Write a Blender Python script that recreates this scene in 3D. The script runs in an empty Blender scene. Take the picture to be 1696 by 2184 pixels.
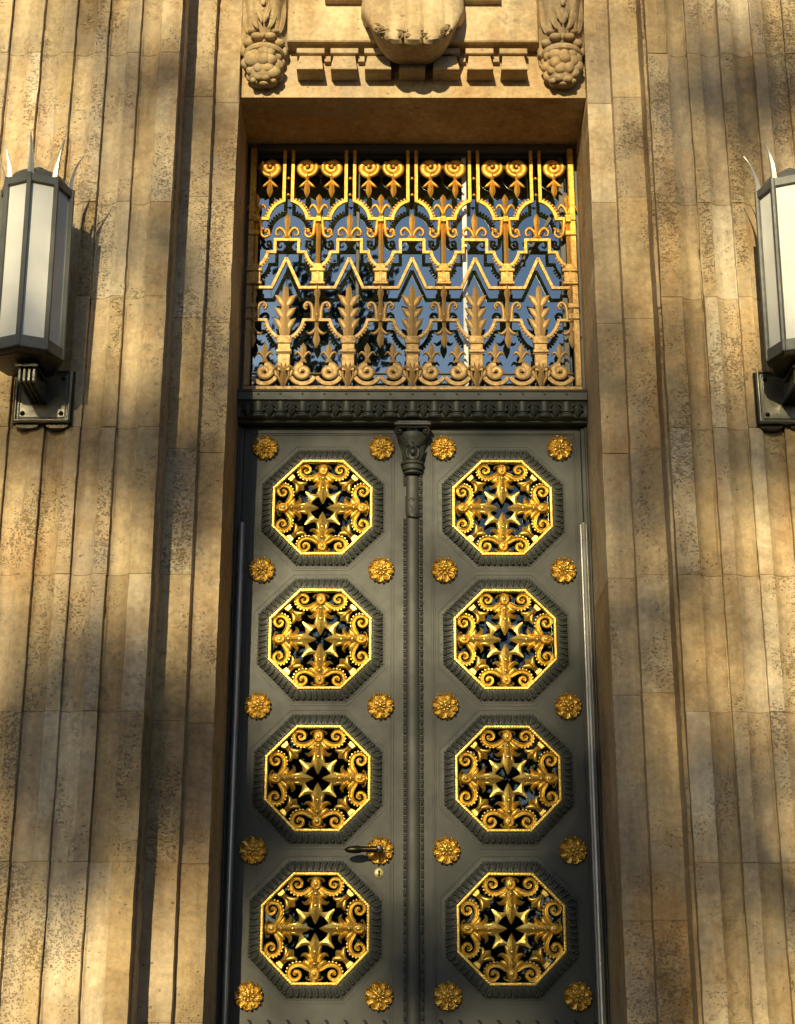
import bpy, bmesh, math, random
from mathutils import Vector, Matrix
random.seed(7)
R = math.radians
S = bpy.context.scene
# ------------------------------------------------------------------ camera, light, sky
EYE = 1.6
CAMX, CAMY, TH = -0.0762, -7.46, 18.6
cam = bpy.data.objects.new('camera', bpy.data.cameras.new('camera'))
S.collection.objects.link(cam); S.camera = cam
cam.data.sensor_fit = 'HORIZONTAL'; cam.data.sensor_width = 36
cam.data.lens = 36*3306/1696.0
cam.data.clip_start = .1; cam.data.clip_end = 2000
cam.matrix_world = Matrix.Translation((CAMX, CAMY, EYE)) @ Matrix.Rotation(R(90+TH), 4, 'X') @ Matrix.Rotation(R(.0875), 4, 'Z')
SX, SZ = .185, -.295            # sun travels (SX, 1, SZ)
sd = Vector((SX, 1, SZ)).normalized()
sun = bpy.data.objects.new('sun', bpy.data.lights.new('sun', 'SUN')); S.collection.objects.link(sun)
sun.data.energy = 5.0; sun.data.angle = R(.55); sun.data.color = (1.0, .84, .50)
sun.rotation_euler = sd.to_track_quat('-Z', 'Y').to_euler()
W = bpy.data.worlds.new('World'); S.world = W; W.use_nodes = True
wn = W.node_tree; bg = wn.nodes['Background']
sk = wn.nodes.new('ShaderNodeTexSky'); sk.sky_type = 'NISHITA'; sk.sun_disc = False
sk.sun_elevation = math.asin(-sd.z); sk.sun_rotation = math.atan2(-sd.x, -sd.y)
sk.air_density = 1.0; sk.dust_density = .6; sk.ozone_density = 1.5
wn.links.new(sk.outputs[0], bg.inputs[0]); bg.inputs[1].default_value = .08
S.view_settings.view_transform = 'Standard'; S.view_settings.look = 'None'
S.view_settings.exposure = .84; S.view_settings.gamma = 1
S.render.engine = 'CYCLES'
S.render.resolution_x = 795; S.render.resolution_y = 1024

# ------------------------------------------------------------------ materials
def mat(name):
    m = bpy.data.materials.new(name); m.use_nodes = True
    return m, m.node_tree.nodes, m.node_tree.links, m.node_tree.nodes['Principled BSDF']
def nd(N, t, **k):
    n = N.new(t)
    for a, v in k.items():
        if a in ('op',): n.operation = v
        else: setattr(n, a, v)
    return n
def math_(N, L, op, a, b=None):
    n = N.new('ShaderNodeMath'); n.operation = op
    for i, v in enumerate((a, b)):
        if v is None: continue
        if isinstance(v, (int, float)): n.inputs[i].default_value = v
        else: L.new(v, n.inputs[i])
    return n.outputs[0]
def mapr(N, L, v, a, b, c, d):
    n = N.new('ShaderNodeMapRange'); L.new(v, n.inputs[0])
    for i, x in enumerate((a, b, c, d)): n.inputs[1+i].default_value = x
    return n.outputs[0]
def noise(N, L, vec, scale, detail=4, rough=.55):
    n = N.new('ShaderNodeTexNoise'); n.inputs['Scale'].default_value = scale
    n.inputs['Detail'].default_value = detail; n.inputs['Roughness'].default_value = rough
    L.new(vec, n.inputs['Vector']); return n
def mixc(N, L, f, a, b, bt='MIX'):
    n = N.new('ShaderNodeMix'); n.data_type = 'RGBA'; n.blend_type = bt
    for i, v in ((0, f), (6, a), (7, b)):
        if isinstance(v, (int, float)): n.inputs[i].default_value = v
        elif isinstance(v, tuple): n.inputs[i].default_value = v if len(v) == 4 else v+(1,)
        else: L.new(v, n.inputs[i])
    return n.outputs[2]
def scaled(N, L, vec, s):
    n = N.new('ShaderNodeMapping'); n.inputs['Scale'].default_value = s; L.new(vec, n.inputs['Vector']); return n.outputs[0]

def make_stone(name, dark=1.0, pits=1.0):
    m, N, L, B = mat(name)
    pos = N.new('ShaderNodeNewGeometry').outputs['Position']
    at = N.new('ShaderNodeAttribute'); at.attribute_name = 'tint'
    cr = N.new('ShaderNodeValToRGB'); L.new(at.outputs['Fac'], cr.inputs[0])
    cols = [(0, (.56, .455, .29)), (.25, (.45, .345, .20)), (.5, (.62, .50, .32)), (.75, (.48, .39, .275)), (1, (.70, .61, .45))]
    e = cr.color_ramp.elements; e[0].position = 0; e[1].position = 1
    for p, c in cols[1:-1]: e.new(p)
    dark *= .78
    for i, (p, c) in enumerate(cols): e[i].color = tuple(x*dark for x in c)+(1,)
    big = noise(N, L, scaled(N, L, pos, (1, 1, .55)), 1.7, 5, .6)
    c = mixc(N, L, mapr(N, L, big.outputs[0], .35, .65, 0, 1), cr.outputs[0], (.70, .64, .56), 'MULTIPLY')
    rust = noise(N, L, scaled(N, L, pos, (1.3, 1, .8)), 2.3, 4, .6)
    c = mixc(N, L, mapr(N, L, rust.outputs[0], .52, .70, 0, .75), c, (.46*dark, .30*dark, .15*dark))
    streak = noise(N, L, scaled(N, L, pos, (14, 14, 1.1)), 1.6, 5, .65)
    c = mixc(N, L, mapr(N, L, streak.outputs[0], .42, .7, 0, .5), c, (.62, .56, .48), 'MULTIPLY')
    fine = noise(N, L, pos, 38, 6, .7)
    c = mixc(N, L, mapr(N, L, fine.outputs[0], .38, .62, 0, 1), c, (1.34, 1.32, 1.28), 'MULTIPLY')
    mott = noise(N, L, scaled(N, L, pos, (1, 1, 1.5)), 11, 5, .65)
    msk = mapr(N, L, big.outputs[0], .42, .6, .25, 1)
    c = mixc(N, L, math_(N, L, 'MULTIPLY', mapr(N, L, mott.outputs[0], .38, .64, 0, .75), msk), c, (.66, .60, .52), 'MULTIPLY')
    # travertine pits gathered in beds
    bed = noise(N, L, scaled(N, L, pos, (1.6, 1.6, 1.1)), 2.1, 4, .65)
    warp = mixc(N, L, .03, pos, fine.outputs[1])
    vo = N.new('ShaderNodeTexVoronoi'); vo.inputs['Scale'].default_value = 130
    L.new(scaled(N, L, warp, (.75, .75, 1.15)), vo.inputs['Vector'])
    rnd = N.new('ShaderNodeSeparateColor'); L.new(vo.outputs['Color'], rnd.inputs[0])
    fr_ = math_(N, L, 'FRACT', math_(N, L, 'MULTIPLY', at.outputs['Fac'], 7.31))
    bedb = math_(N, L, 'ADD', bed.outputs[0], mapr(N, L, fr_, 0, 1, -.10, .09))
    thr = mapr(N, L, bedb, .44, .66, .03, .78*pits)
    thr2 = math_(N, L, 'MULTIPLY', thr, rnd.outputs[0])
    pit = mapr(N, L, math_(N, L, 'SUBTRACT', thr2, vo.outputs['Distance']), -.02, .10, 0, 1)
    vo2 = N.new('ShaderNodeTexVoronoi'); vo2.inputs['Scale'].default_value = 34
    L.new(scaled(N, L, warp, (.8, .8, 1.3)), vo2.inputs['Vector'])
    rn2 = N.new('ShaderNodeSeparateColor'); L.new(vo2.outputs['Color'], rn2.inputs[0])
    t3 = math_(N, L, 'MULTIPLY', mapr(N, L, rn2.outputs[0], .72, 1, 0, .26), mapr(N, L, bed.outputs[0], .4, .6, .3, 1))
    pit2 = mapr(N, L, math_(N, L, 'SUBTRACT', t3, vo2.outputs['Distance']), -.01, .05, 0, 1)
    pit = math_(N, L, 'MAXIMUM', pit, pit2)
    c = mixc(N, L, math_(N, L, 'MULTIPLY', pit, .48), c, (.08, .052, .028))
    bl = noise(N, L, scaled(N, L, pos, (1, 1, 1.2)), 26, 5, .7); bm_ = noise(N, L, scaled(N, L, pos, (1, 1, .6)), 1.4, 3, .5)
    c = mixc(N, L, math_(N, L, 'MULTIPLY', mapr(N, L, bl.outputs[0], .54, .62, 0, .55), mapr(N, L, bm_.outputs[0], .54, .64, 0, 1)), c, (.15, .12, .085))
    gp = noise(N, L, scaled(N, L, pos, (1.1, 1, .7)), 3.1, 5, .65)
    c = mixc(N, L, mapr(N, L, gp.outputs[0], .55, .72, 0, .55), c, (.40*dark, .355*dark, .30*dark))
    L.new(c, B.inputs['Base Color']); B.inputs['Roughness'].default_value = .85
    B.inputs['Specular IOR Level'].default_value = .25
    b1 = N.new('ShaderNodeBump'); b1.inputs['Strength'].default_value = .5; b1.inputs['Distance'].default_value = .006
    L.new(fine.outputs[0], b1.inputs['Height'])
    b3 = N.new('ShaderNodeBump'); b3.inputs['Strength'].default_value = .5; b3.inputs['Distance'].default_value = .012
    L.new(mott.outputs[0], b3.inputs['Height']); L.new(b1.outputs[0], b3.inputs['Normal'])
    b2 = N.new('ShaderNodeBump'); b2.inputs['Strength'].default_value = .9; b2.inputs['Distance'].default_value = .008; b2.invert = True
    L.new(pit, b2.inputs['Height']); L.new(b3.outputs[0], b2.inputs['Normal']); L.new(b2.outputs[0], B.inputs['Normal'])
    return m
STONE = make_stone('travertine')
CARVED = make_stone('carved_limestone', .98, .25)
GRIME = make_stone('grimy_limestone', .50, .6)

def make_metal(name, col, rough, metallic, var=.25, bump=.2, scale=30, dirt=None):
    m, N, L, B = mat(name)
    pos = N.new('ShaderNodeNewGeometry').outputs['Position']
    a = noise(N, L, pos, scale, 5, .6); b = noise(N, L, pos, scale*.12, 4, .6)
    c = mixc(N, L, mapr(N, L, b.outputs[0], .35, .68, 0, 1), col, tuple(x*(1-var) for x in col))
    if dirt: c = mixc(N, L, mapr(N, L, a.outputs[0], .5, .74, 0, .8), c, dirt)
    L.new(c, B.inputs['Base Color']); B.inputs['Metallic'].default_value = metallic
    L.new(mapr(N, L, a.outputs[0], .3, .7, rough*(.8 if metallic else .94), min(1, rough*(1.3 if metallic else 1.08))), B.inputs['Roughness'])
    bp = N.new('ShaderNodeBump'); bp.inputs['Strength'].default_value = bump; bp.inputs['Distance'].default_value = .003
    L.new(a.outputs[0], bp.inputs['Height']); L.new(bp.outputs[0], B.inputs['Normal'])
    return m
GOLD = make_metal('gilding', (.84, .58, .14), .38, .95, .22, .5, 70, (.42, .25, .05))
GOLDM = make_metal('weathered_gilding', (.80, .52, .135), .58, .85, .2, .4, 45, (.52, .31, .10))
def graded_gilding():  # duller gold at the bottom, richer gold at the top, random worn patches
    m, N, L, B = mat('graded_gilding')
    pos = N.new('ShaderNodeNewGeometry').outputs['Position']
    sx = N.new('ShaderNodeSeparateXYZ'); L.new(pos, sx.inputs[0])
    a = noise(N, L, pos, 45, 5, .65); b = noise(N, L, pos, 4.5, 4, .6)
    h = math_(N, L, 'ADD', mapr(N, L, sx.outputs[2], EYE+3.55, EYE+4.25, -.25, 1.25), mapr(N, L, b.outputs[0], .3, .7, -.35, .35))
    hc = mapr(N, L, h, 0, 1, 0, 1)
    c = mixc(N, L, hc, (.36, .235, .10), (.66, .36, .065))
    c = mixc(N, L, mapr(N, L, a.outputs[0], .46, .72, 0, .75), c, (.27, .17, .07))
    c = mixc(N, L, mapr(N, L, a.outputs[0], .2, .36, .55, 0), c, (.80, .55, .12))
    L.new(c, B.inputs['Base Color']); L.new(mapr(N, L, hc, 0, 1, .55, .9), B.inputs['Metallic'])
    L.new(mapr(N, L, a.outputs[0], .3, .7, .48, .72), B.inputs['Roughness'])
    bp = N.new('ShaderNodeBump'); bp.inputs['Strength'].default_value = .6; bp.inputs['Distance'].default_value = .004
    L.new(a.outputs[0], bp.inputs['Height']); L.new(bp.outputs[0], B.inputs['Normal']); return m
GOLDM = graded_gilding()
GREY = make_metal('grey_green_paint', (.042, .045, .039), .55, .0, .12, .12, 22, (.038, .040, .034))
DARKM = make_metal('dark_bronze', (.036, .030, .022), .30, .8, .3, .25, 40)
LAMPM = make_metal('lamp_bronze', (.115, .118, .112), .48, .4, .3, .25, 40)
PLATEM = make_metal('bracket_bronze', (.26, .25, .20), .36, .85, .45, .7, 28)
HORNM = make_metal('pale_metal', (.44, .43, .40), .35, .35, .15, .1, 40)
STEEL = make_metal('brushed_steel', (.52, .51, .47), .36, .7, .2, .1, 60)
BRASS = make_metal('dull_brass', (.34, .29, .145), .45, .7, .25, .3, 60)
def simple(name, col, rough=.6, spec=.5):
    m, N, L, B = mat(name)
    pos = N.new('ShaderNodeNewGeometry').outputs['Position']
    n = noise(N, L, pos, 6, 4)
    L.new(mixc(N, L, n.outputs[0], tuple(x*.8 for x in col), tuple(min(1, x*1.2) for x in col)), B.inputs['Base Color'])
    B.inputs['Roughness'].default_value = rough; B.inputs['Specular IOR Level'].default_value = spec
    return m
OPAL = simple('opal_glass', (.58, .585, .57), .2)
PALEF = simple('window_bar_paint', (.55, .56, .56), .4)
DARKF = simple('window_frame_paint', (.055, .052, .045), .5)
INTERIOR = simple('dark_interior', (.02, .018, .015), .9)
PAVING = simple('stone_paving', (.06, .054, .045), .9)
BARK = simple('bark', (.07, .05, .035), .9)
def leafmat(name, col):
    m, N, L, B = mat(name)
    rn = N.new('ShaderNodeNewGeometry')
    n = noise(N, L, rn.outputs['Position'], 1.2, 3)
    L.new(mixc(N, L, n.outputs[0], tuple(x*.6 for x in col), tuple(x*1.5 for x in col)), B.inputs['Base Color'])
    B.inputs['Roughness'].default_value = .5
    return m
LEAF = leafmat('leaves', (.055, .065, .022))
def glassmat(ior):
    m, N, L, B = mat('window_glass')
    out = N['Material Output']; N.remove(B)
    g = N.new('ShaderNodeBsdfGlossy'); g.inputs['Roughness'].default_value = .015; g.inputs['Color'].default_value = (.56, .79, 1, 1)
    t = N.new('ShaderNodeBsdfTransparent'); t.inputs['Color'].default_value = (.45, .47, .48, 1)
    f = N.new('ShaderNodeFresnel'); f.inputs['IOR'].default_value = ior
    pos = N.new('ShaderNodeNewGeometry').outputs['Position']
    n = noise(N, L, pos, 1.5, 2); bp = N.new('ShaderNodeBump'); bp.inputs['Strength'].default_value = .04; bp.inputs['Distance'].default_value = .02
    L.new(n.outputs[0], bp.inputs['Height']); L.new(bp.outputs[0], g.inputs['Normal'])
    mx = N.new('ShaderNodeMixShader'); L.new(f.outputs[0], mx.inputs[0]); L.new(t.outputs[0], mx.inputs[1]); L.new(g.outputs[0], mx.inputs[2])
    L.new(mx.outputs[0], out.inputs['Surface']); return m
GLASS = glassmat(3.4); GLASSD = glassmat(1.65)

# ------------------------------------------------------------------ mesh helpers
def cr(pts, n=6, closed=False):
    """Catmull-Rom through tuples of any length"""
    out = []; P = [Vector(p) for p in pts]; m = len(P)
    segs = m if closed else m-1
    for i in range(segs):
        p0 = P[(i-1) % m] if closed or i > 0 else P[0]; p1 = P[i]; p2 = P[(i+1) % m]
        p3 = P[(i+2) % m] if closed or i+2 < m else P[-1]
        for k in range(n):
            t = k/n
            out.append(tuple(.5*((2*p1)+(p2-p0)*t+(2*p0-5*p1+4*p2-p3)*t*t+(3*p1-p0-3*p2+p3)*t**3)))
    if not closed: out.append(tuple(P[-1]))
    return out
def spiral(cx, cz, r0, r1, a0, turns, n=28, w0=.01, w1=.006, d=1):
    o = []
    for i in range(n+1):
        t = i/n; r = r0+(r1-r0)*t**.9; a = R(a0)+d*turns*2*math.pi*t
        o.append((cx+r*math.cos(a), cz+r*math.sin(a), w0+(w1-w0)*t))
    return o
SECT = {
 'round': [(-1, 0), (-.92, .38), (-.7, .71), (-.36, .93), (0, 1), (.36, .93), (.7, .71), (.92, .38), (1, 0)],
 'flat': [(-1, 0), (-1, .72), (-.8, 1), (.8, 1), (1, .72), (1, 0)],
 'ridge': [(-1, 0), (-1, .3), (-.5, .62), (0, 1), (.5, .62), (1, .3), (1, 0)],
 'groove': [(-1, 0), (-1, .6), (-.8, 1), (-.5, .95), (0, .55), (.5, .95), (.8, 1), (1, .6), (1, 0)],
}
class MB:
    def __init__(s): s.v = []; s.f = []; s.t = []; s.M = None; s.tint = None
    def add(s, vs, fs, tint=None):
        b = len(s.v)
        for p in vs:
            p = Vector(p)
            if s.M is not None: p = s.M @ p
            s.v.append(tuple(p))
        for f in fs: s.f.append(tuple(b+i for i in f)); s.t.append(tint if tint is not None else (s.tint or 0))
    def box(s, x0, x1, y0, y1, z0, z1, tint=None):
        s.add([(x0,y0,z0),(x1,y0,z0),(x1,y1,z0),(x0,y1,z0),(x0,y0,z1),(x1,y0,z1),(x1,y1,z1),(x0,y1,z1)],
              [(0,3,2,1),(4,5,6,7),(0,1,5,4),(1,2,6,5),(2,3,7,6),(3,0,4,7)], tint)
    def cbox(s, x0, x1, y0, y1, z0, z1, c=.004, tint=None):
        """box whose front (-y, at y0) edges are chamfered"""
        s.add([(x0,y1,z0),(x1,y1,z0),(x1,y1,z1),(x0,y1,z1),(x0,y0+c,z0),(x1,y0+c,z0),(x1,y0+c,z1),(x0,y0+c,z1),
               (x0+c,y0,z0+c),(x1-c,y0,z0+c),(x1-c,y0,z1-c),(x0+c,y0,z1-c)],
              [(0,3,2,1)]+[(i,(i+1)%4,4+(i+1)%4,4+i) for i in range(4)]+[(4+i,4+(i+1)%4,8+(i+1)%4,8+i) for i in range(4)]+[(8,9,10,11)], tint)
    def stroke(s, pts, h, y=0, kind='round', w=None, closed=False):
        """ribbon of relief along (x, z[, half width]) in the XZ plane, rising h toward -Y"""
        P = [(p[0], p[1], p[2] if len(p) > 2 else w) for p in pts]
        n = len(P); sec = SECT[kind]; k = len(sec); vs = []; fs = []
        for i in range(n):
            a = Vector(P[i-1][:2]) if (i > 0 or closed) else None
            b = Vector(P[i][:2]); c = Vector(P[(i+1) % n][:2]) if (i < n-1 or closed) else None
            d1 = (b-a).normalized() if a is not None and (b-a).length > 1e-9 else None
            d2 = (c-b).normalized() if c is not None and (c-b).length > 1e-9 else None
            d = d1 if d2 is None else d2 if d1 is None else (d1+d2)
            if d is None: d = Vector((1, 0))
            if d.length < 1e-6: d = d1
            d = d.normalized(); nn = Vector((-d.y, d.x)); sc = 1
            if d1 is not None and d2 is not None: sc = 1/max(.45, math.sqrt(max(0, (1+d1.dot(d2))/2)))
            hw = P[i][2]
            hh = h*min(1, .25+.75*hw/max(1e-6, max(p[2] for p in P))) if kind != 'flat' else h
            for (u, q) in sec: vs.append((b.x+nn.x*u*hw*sc, y-q*hh, b.y+nn.y*u*hw*sc))
        for i in range(n if closed else n-1):
            j = (i+1) % n
            for q in range(k):
                r = (q+1) % k
                fs.append((i*k+q, i*k+r, j*k+r, j*k+q))
        if not closed:
            fs.append(tuple(range(k))); fs.append(tuple((n-1)*k+q for q in range(k)))
        s.add(vs, fs)
    def ell(s, c, r, u=10, v=6, rot=None):
        vs = []; fs = []
        for j in range(1, v):
            ph = math.pi*j/v
            for i in range(u):
                th = 2*math.pi*i/u
                vs.append(Vector((r[0]*math.sin(ph)*math.cos(th), r[1]*math.sin(ph)*math.sin(th), r[2]*math.cos(ph))))
        vs += [Vector((0, 0, r[2])), Vector((0, 0, -r[2]))]
        if rot is not None: vs = [rot @ p for p in vs]
        vs = [p+Vector(c) for p in vs]
        for j in range(v-2):
            for i in range(u): fs.append((j*u+i, j*u+(i+1) % u, (j+1)*u+(i+1) % u, (j+1)*u+i))
        for i in range(u):
            fs.append((len(vs)-2, (i+1) % u, i)); fs.append((len(vs)-1, (v-2)*u+i, (v-2)*u+(i+1) % u))
        s.add(vs, fs)
    def lathe(s, prof, axis='Z', n=20, c=(0, 0, 0), arc=360, a0=0):
        vs = []; fs = []; m = len(prof); full = arc >= 360
        cols = n if full else n+1
        for i in range(cols):
            a = R(a0)+R(arc)*i/n
            for (r, h) in prof:
                if axis == 'Z': p = (r*math.cos(a), r*math.sin(a), h)
                elif axis == 'Y': p = (r*math.cos(a), h, r*math.sin(a))
                else: p = (h, r*math.cos(a), r*math.sin(a))
                vs.append((p[0]+c[0], p[1]+c[1], p[2]+c[2]))
        for i in range(n):
            j = (i+1) % cols
            for q in range(m-1): fs.append((i*m+q, j*m+q, j*m+q+1, i*m+q+1))
        s.add(vs, fs)
    def loft(s, rings, cap=True):
        k = len(rings[0]); vs = [p for r in rings for p in r]; fs = []
        for i in range(len(rings)-1):
            for q in range(k): fs.append((i*k+q, i*k+(q+1) % k, (i+1)*k+(q+1) % k, (i+1)*k+q))
        if cap: fs.append(tuple(range(k))); fs.append(tuple((len(rings)-1)*k+q for q in range(k)))
        s.add(vs, fs)
    def tube(s, pts, n=8):
        """pts (x,y,z,r)"""
        rings = []
        for i, p in enumerate(pts):
            a = Vector(pts[max(0, i-1)][:3]); b = Vector(pts[min(len(pts)-1, i+1)][:3]); d = (b-a).normalized()
            u = d.cross(Vector((0, 0, 1)) if abs(d.z) < .9 else Vector((1, 0, 0))).normalized(); w = d.cross(u)
            rings.append([tuple(Vector(p[:3])+p[3]*(u*math.cos(2*math.pi*k/n)+w*math.sin(2*math.pi*k/n))) for k in range(n)])
        s.loft(rings)
    def mesh(s, name, m, smooth=40, recalc=True, merge=False):
        me = bpy.data.meshes.new(name); me.from_pydata(s.v, [], s.f)
        if any(s.t):
            a = me.attributes.new('tint', 'FLOAT', 'FACE')
            a.data.foreach_set('value', [float(x) for x in s.t])
        if recalc:
            b = bmesh.new(); b.from_mesh(me)
            if merge: bmesh.ops.remove_doubles(b, verts=b.verts, dist=1e-5)
            bmesh.ops.recalc_face_normals(b, faces=b.faces); b.to_mesh(me); b.free()
        if smooth:
            me.shade_smooth(); me.set_sharp_from_angle(angle=R(smooth))
        me.materials.append(m); return me
    def build(s, name, m, parent=None, loc=(0, 0, 0), smooth=40, **k):
        return link(name, s.mesh(name, m, smooth, **k), parent, loc)
def link(name, data, parent=None, loc=(0, 0, 0)):
    o = bpy.data.objects.new(name, data); S.collection.objects.link(o); o.location = loc
    if parent is not None: o.parent = parent
    return o
def thing(name, label, cat, loc=(0, 0, 0), group=None):
    o = link(name, None, None, loc); o['label'] = label; o['category'] = cat
    if group: o['group'] = group
    return o
def tag(o, label, cat, group=None):
    o['label'] = label; o['category'] = cat
    if group: o['group'] = group
def dup(o, parent, loc=None):
    c = o.copy(); S.collection.objects.link(c); c.parent = parent
    if loc is not None: c.location = loc
    for ch in list(o.children): dup(ch, c)
    return c

# ------------------------------------------------------------------ ground and steps
b = MB(); b.add([(-600, -600, 0), (600, -600, 0), (600, 600, 0), (-600, 600, 0)], [(0, 1, 2, 3)])
g = b.build('ground', PAVING, smooth=0); g['kind'] = 'structure'
b = MB()
for i in range(8): b.box(-2.4-.3*(7-i), 2.4+.3*(7-i), -1.9-.32*(7-i), -.4, .155*i+.004, .155*(i+1))
g = b.build('steps', PAVING, smooth=0); g['kind'] = 'structure'

# ------------------------------------------------------------------ stone facade
fac = thing('stone_facade', 'golden travertine facade with fluted pilasters framing the tall bronze doorway', 'building', (0, 0, 0))
COURSES = [-1.6, -.62, .02, .678, 1.315, 1.93, 2.631, 3.293, 3.797, 4.64, 5.32, 6.0, 6.9]
def wall_strips(prof, courses, name, top=6.9, jit=1.0, step=.03, extra=None):
    """prof: list of (x, y, strip id); vertical extrusion with weathered arrises and real joints"""
    rnd = random.Random(len(prof)*7+int(prof[0][0]*100))
    zs = []; z = courses[0]
    cs = [c for c in courses if courses[0] < c < top]
    z = courses[0]
    while z < top: zs.append((z, 0)); z += step
    zs = [q for q in zs if all(abs(q[0]-c) > .012 for c in cs)]
    for c in cs: zs += [(c-.0035, 0), (c-.0012, 1), (c+.0012, 1), (c+.0035, 0)]
    zs.append((top, 0)); zs.sort()
    n = len(prof); vs = []; fs = []; ts = []
    # which vertices are convex corners
    cv = []
    for i in range(n):
        if i in (0, n-1): cv.append(0); continue
        a = Vector((prof[i][0]-prof[i-1][0], prof[i][1]-prof[i-1][1])); c = Vector((prof[i+1][0]-prof[i][0], prof[i+1][1]-prof[i][1]))
        cv.append(1 if abs(a.normalized().cross(c.normalized()) if hasattr(a, 'cross') and False else (a.x*c.y-a.y*c.x)/(a.length*c.length+1e-9)) > .5 else 0)
    chip = [0]*n
    walk = [0.0]*n
    for (z, jn) in zs:
        for i, p in enumerate(prof):
            walk[i] = walk[i]*.85+rnd.gauss(0, .0007)
            dx = walk[i]*jit; dy = 0
            if cv[i]:
                if rnd.random() < .035: chip[i] = rnd.uniform(.003, .015)
                dy = chip[i]+abs(rnd.gauss(0, .0008)); chip[i] *= .35
            vs.append((p[0]+dx, p[1]+dy*jit+(.0032 if jn else 0), z+EYE))
    course_of = lambda z: sum(1 for c in cs if c < z)
    tv = {}
    for j in range(len(zs)-1):
        zc = (zs[j][0]+zs[j+1][0])/2
        for i in range(n-1):
            key = (prof[i][2], course_of(zc))
            if key not in tv: tv[key] = rnd.random()*.98+.01
            fs.append((j*n+i, j*n+i+1, (j+1)*n+i+1, (j+1)*n+i)); ts.append(tv[key])
    b = MB()
    b.v = vs; b.f = fs; b.t = ts
    return b
PY = -.86
def pilaster_profile(sg):
    pr = [(1.168, -.56, 0), (1.168, -.745, 0), (1.190, -.747, 0), (1.190, -.79, 0), (1.172, -.794, 0), (1.168, PY, 1)]
    x = 1.168; sid = 1
    first = True
    while x < 4.6:
        fw = .098 if first else .062; first = False
        pr.append((x+.002, PY, sid)); x += fw; pr.append((x, PY, sid)); sid += 1
        ww = .099
        pr.append((x+.002, PY+.008, sid))
        for k in range(1, 7):
            t = k/7; pr.append((x+ww*t, PY+.009+.026*math.sin(t*math.pi*.84), sid))
        pr.append((x+ww-.005, PY+.020, sid)); pr.append((x+ww-.004, PY+.028, sid)); x += ww
        pr.append((x+.003, PY+.028, sid)); pr.append((x+.003, PY+.004, sid)); x += .003; sid += 1
    return [(sg*a, y, i) for a, y, i in pr]
jl = [-1.6, -.6, .04, .70, 1.32, 2.0, 2.62, 3.3, 3.97, 4.55, 5.3, 6.1, 6.9]
for sg in (-1, 1):
    pr = pilaster_profile(sg)
    if sg < 0: pr = pr[::-1]
    wall_strips(pr, COURSES, 'w').build('fluted_wall', STONE, fac, smooth=28)
    b = wall_strips([(sg*.9, .12, 0), (sg*.9, -.25, 0), (sg*.9, -.555, 0), (sg*.903, -.5551, 1), (sg*1.024, -.555, 1), (sg*1.026, -.61, 2), (sg*1.166, -.61, 2), (sg*1.20, -.61, 2)][::sg],
                    jl if sg < 0 else [z if z not in (1.32, .70) else z+(.13 if z > 1 else -.24) for z in jl], 'a', jit=.9)
    b.build('door_architrave', STONE, fac, smooth=28)
# upper wall behind the frieze, and lintel
LZ = 4.616+EYE
b = MB()
b.box(-.9, .9, -.505, .12, LZ, 4.895+EYE-.001, .5)
b.box(-.9, .9, -.47, .12, 4.895+EYE, 5.02+EYE, .3)
b.box(-.9, .9, -.50, .12, 5.02+EYE+.001, 6.9+EYE, .3)
b.build('lintel', CARVED, fac, smooth=0)
b = MB(); b.cbox(-.655, .655, -.60, -.40, 4.893+EYE, 5.4+EYE, .006, .5); b.build('fascia', CARVED, fac, smooth=0)
# dentils
def dentil():
    m = MB(); m.tint = .62
    m.cbox(-.0725, .0725, -.572, -.465, .155, .186, .003)
    a = [(-.056, -.552, .151), (.056, -.552, .151), (.056, -.46, .151), (-.056, -.46, .151)]
    c = [(-.0675, -.6125, .035), (.0675, -.6125, .035), (.0675, -.46, .035), (-.0675, -.46, .035)]
    d = [(-.0675, -.610, .030), (.0675, -.610, .030), (.0675, -.5, .030), (-.0675, -.5, .030)]
    m.loft([d, c, a]); return m.mesh('dentil', CARVED, 0)
dm = dentil(); dz = 4.721-.035+EYE
for k in range(7): link('dentil', dm, fac, (-.533+.1762*k, 0, dz))
bm_ = MB(); bm_.tint = .62; bm_.cbox(-.0165, .0165, -.535, -.46, .128, .153, .002)
bm = bm_.mesh('dentil_spacer', CARVED, 0)
for k in range(6): link('dentil_spacer', bm, fac, (-.533+.1762*(k+.5), 0, dz))
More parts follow.
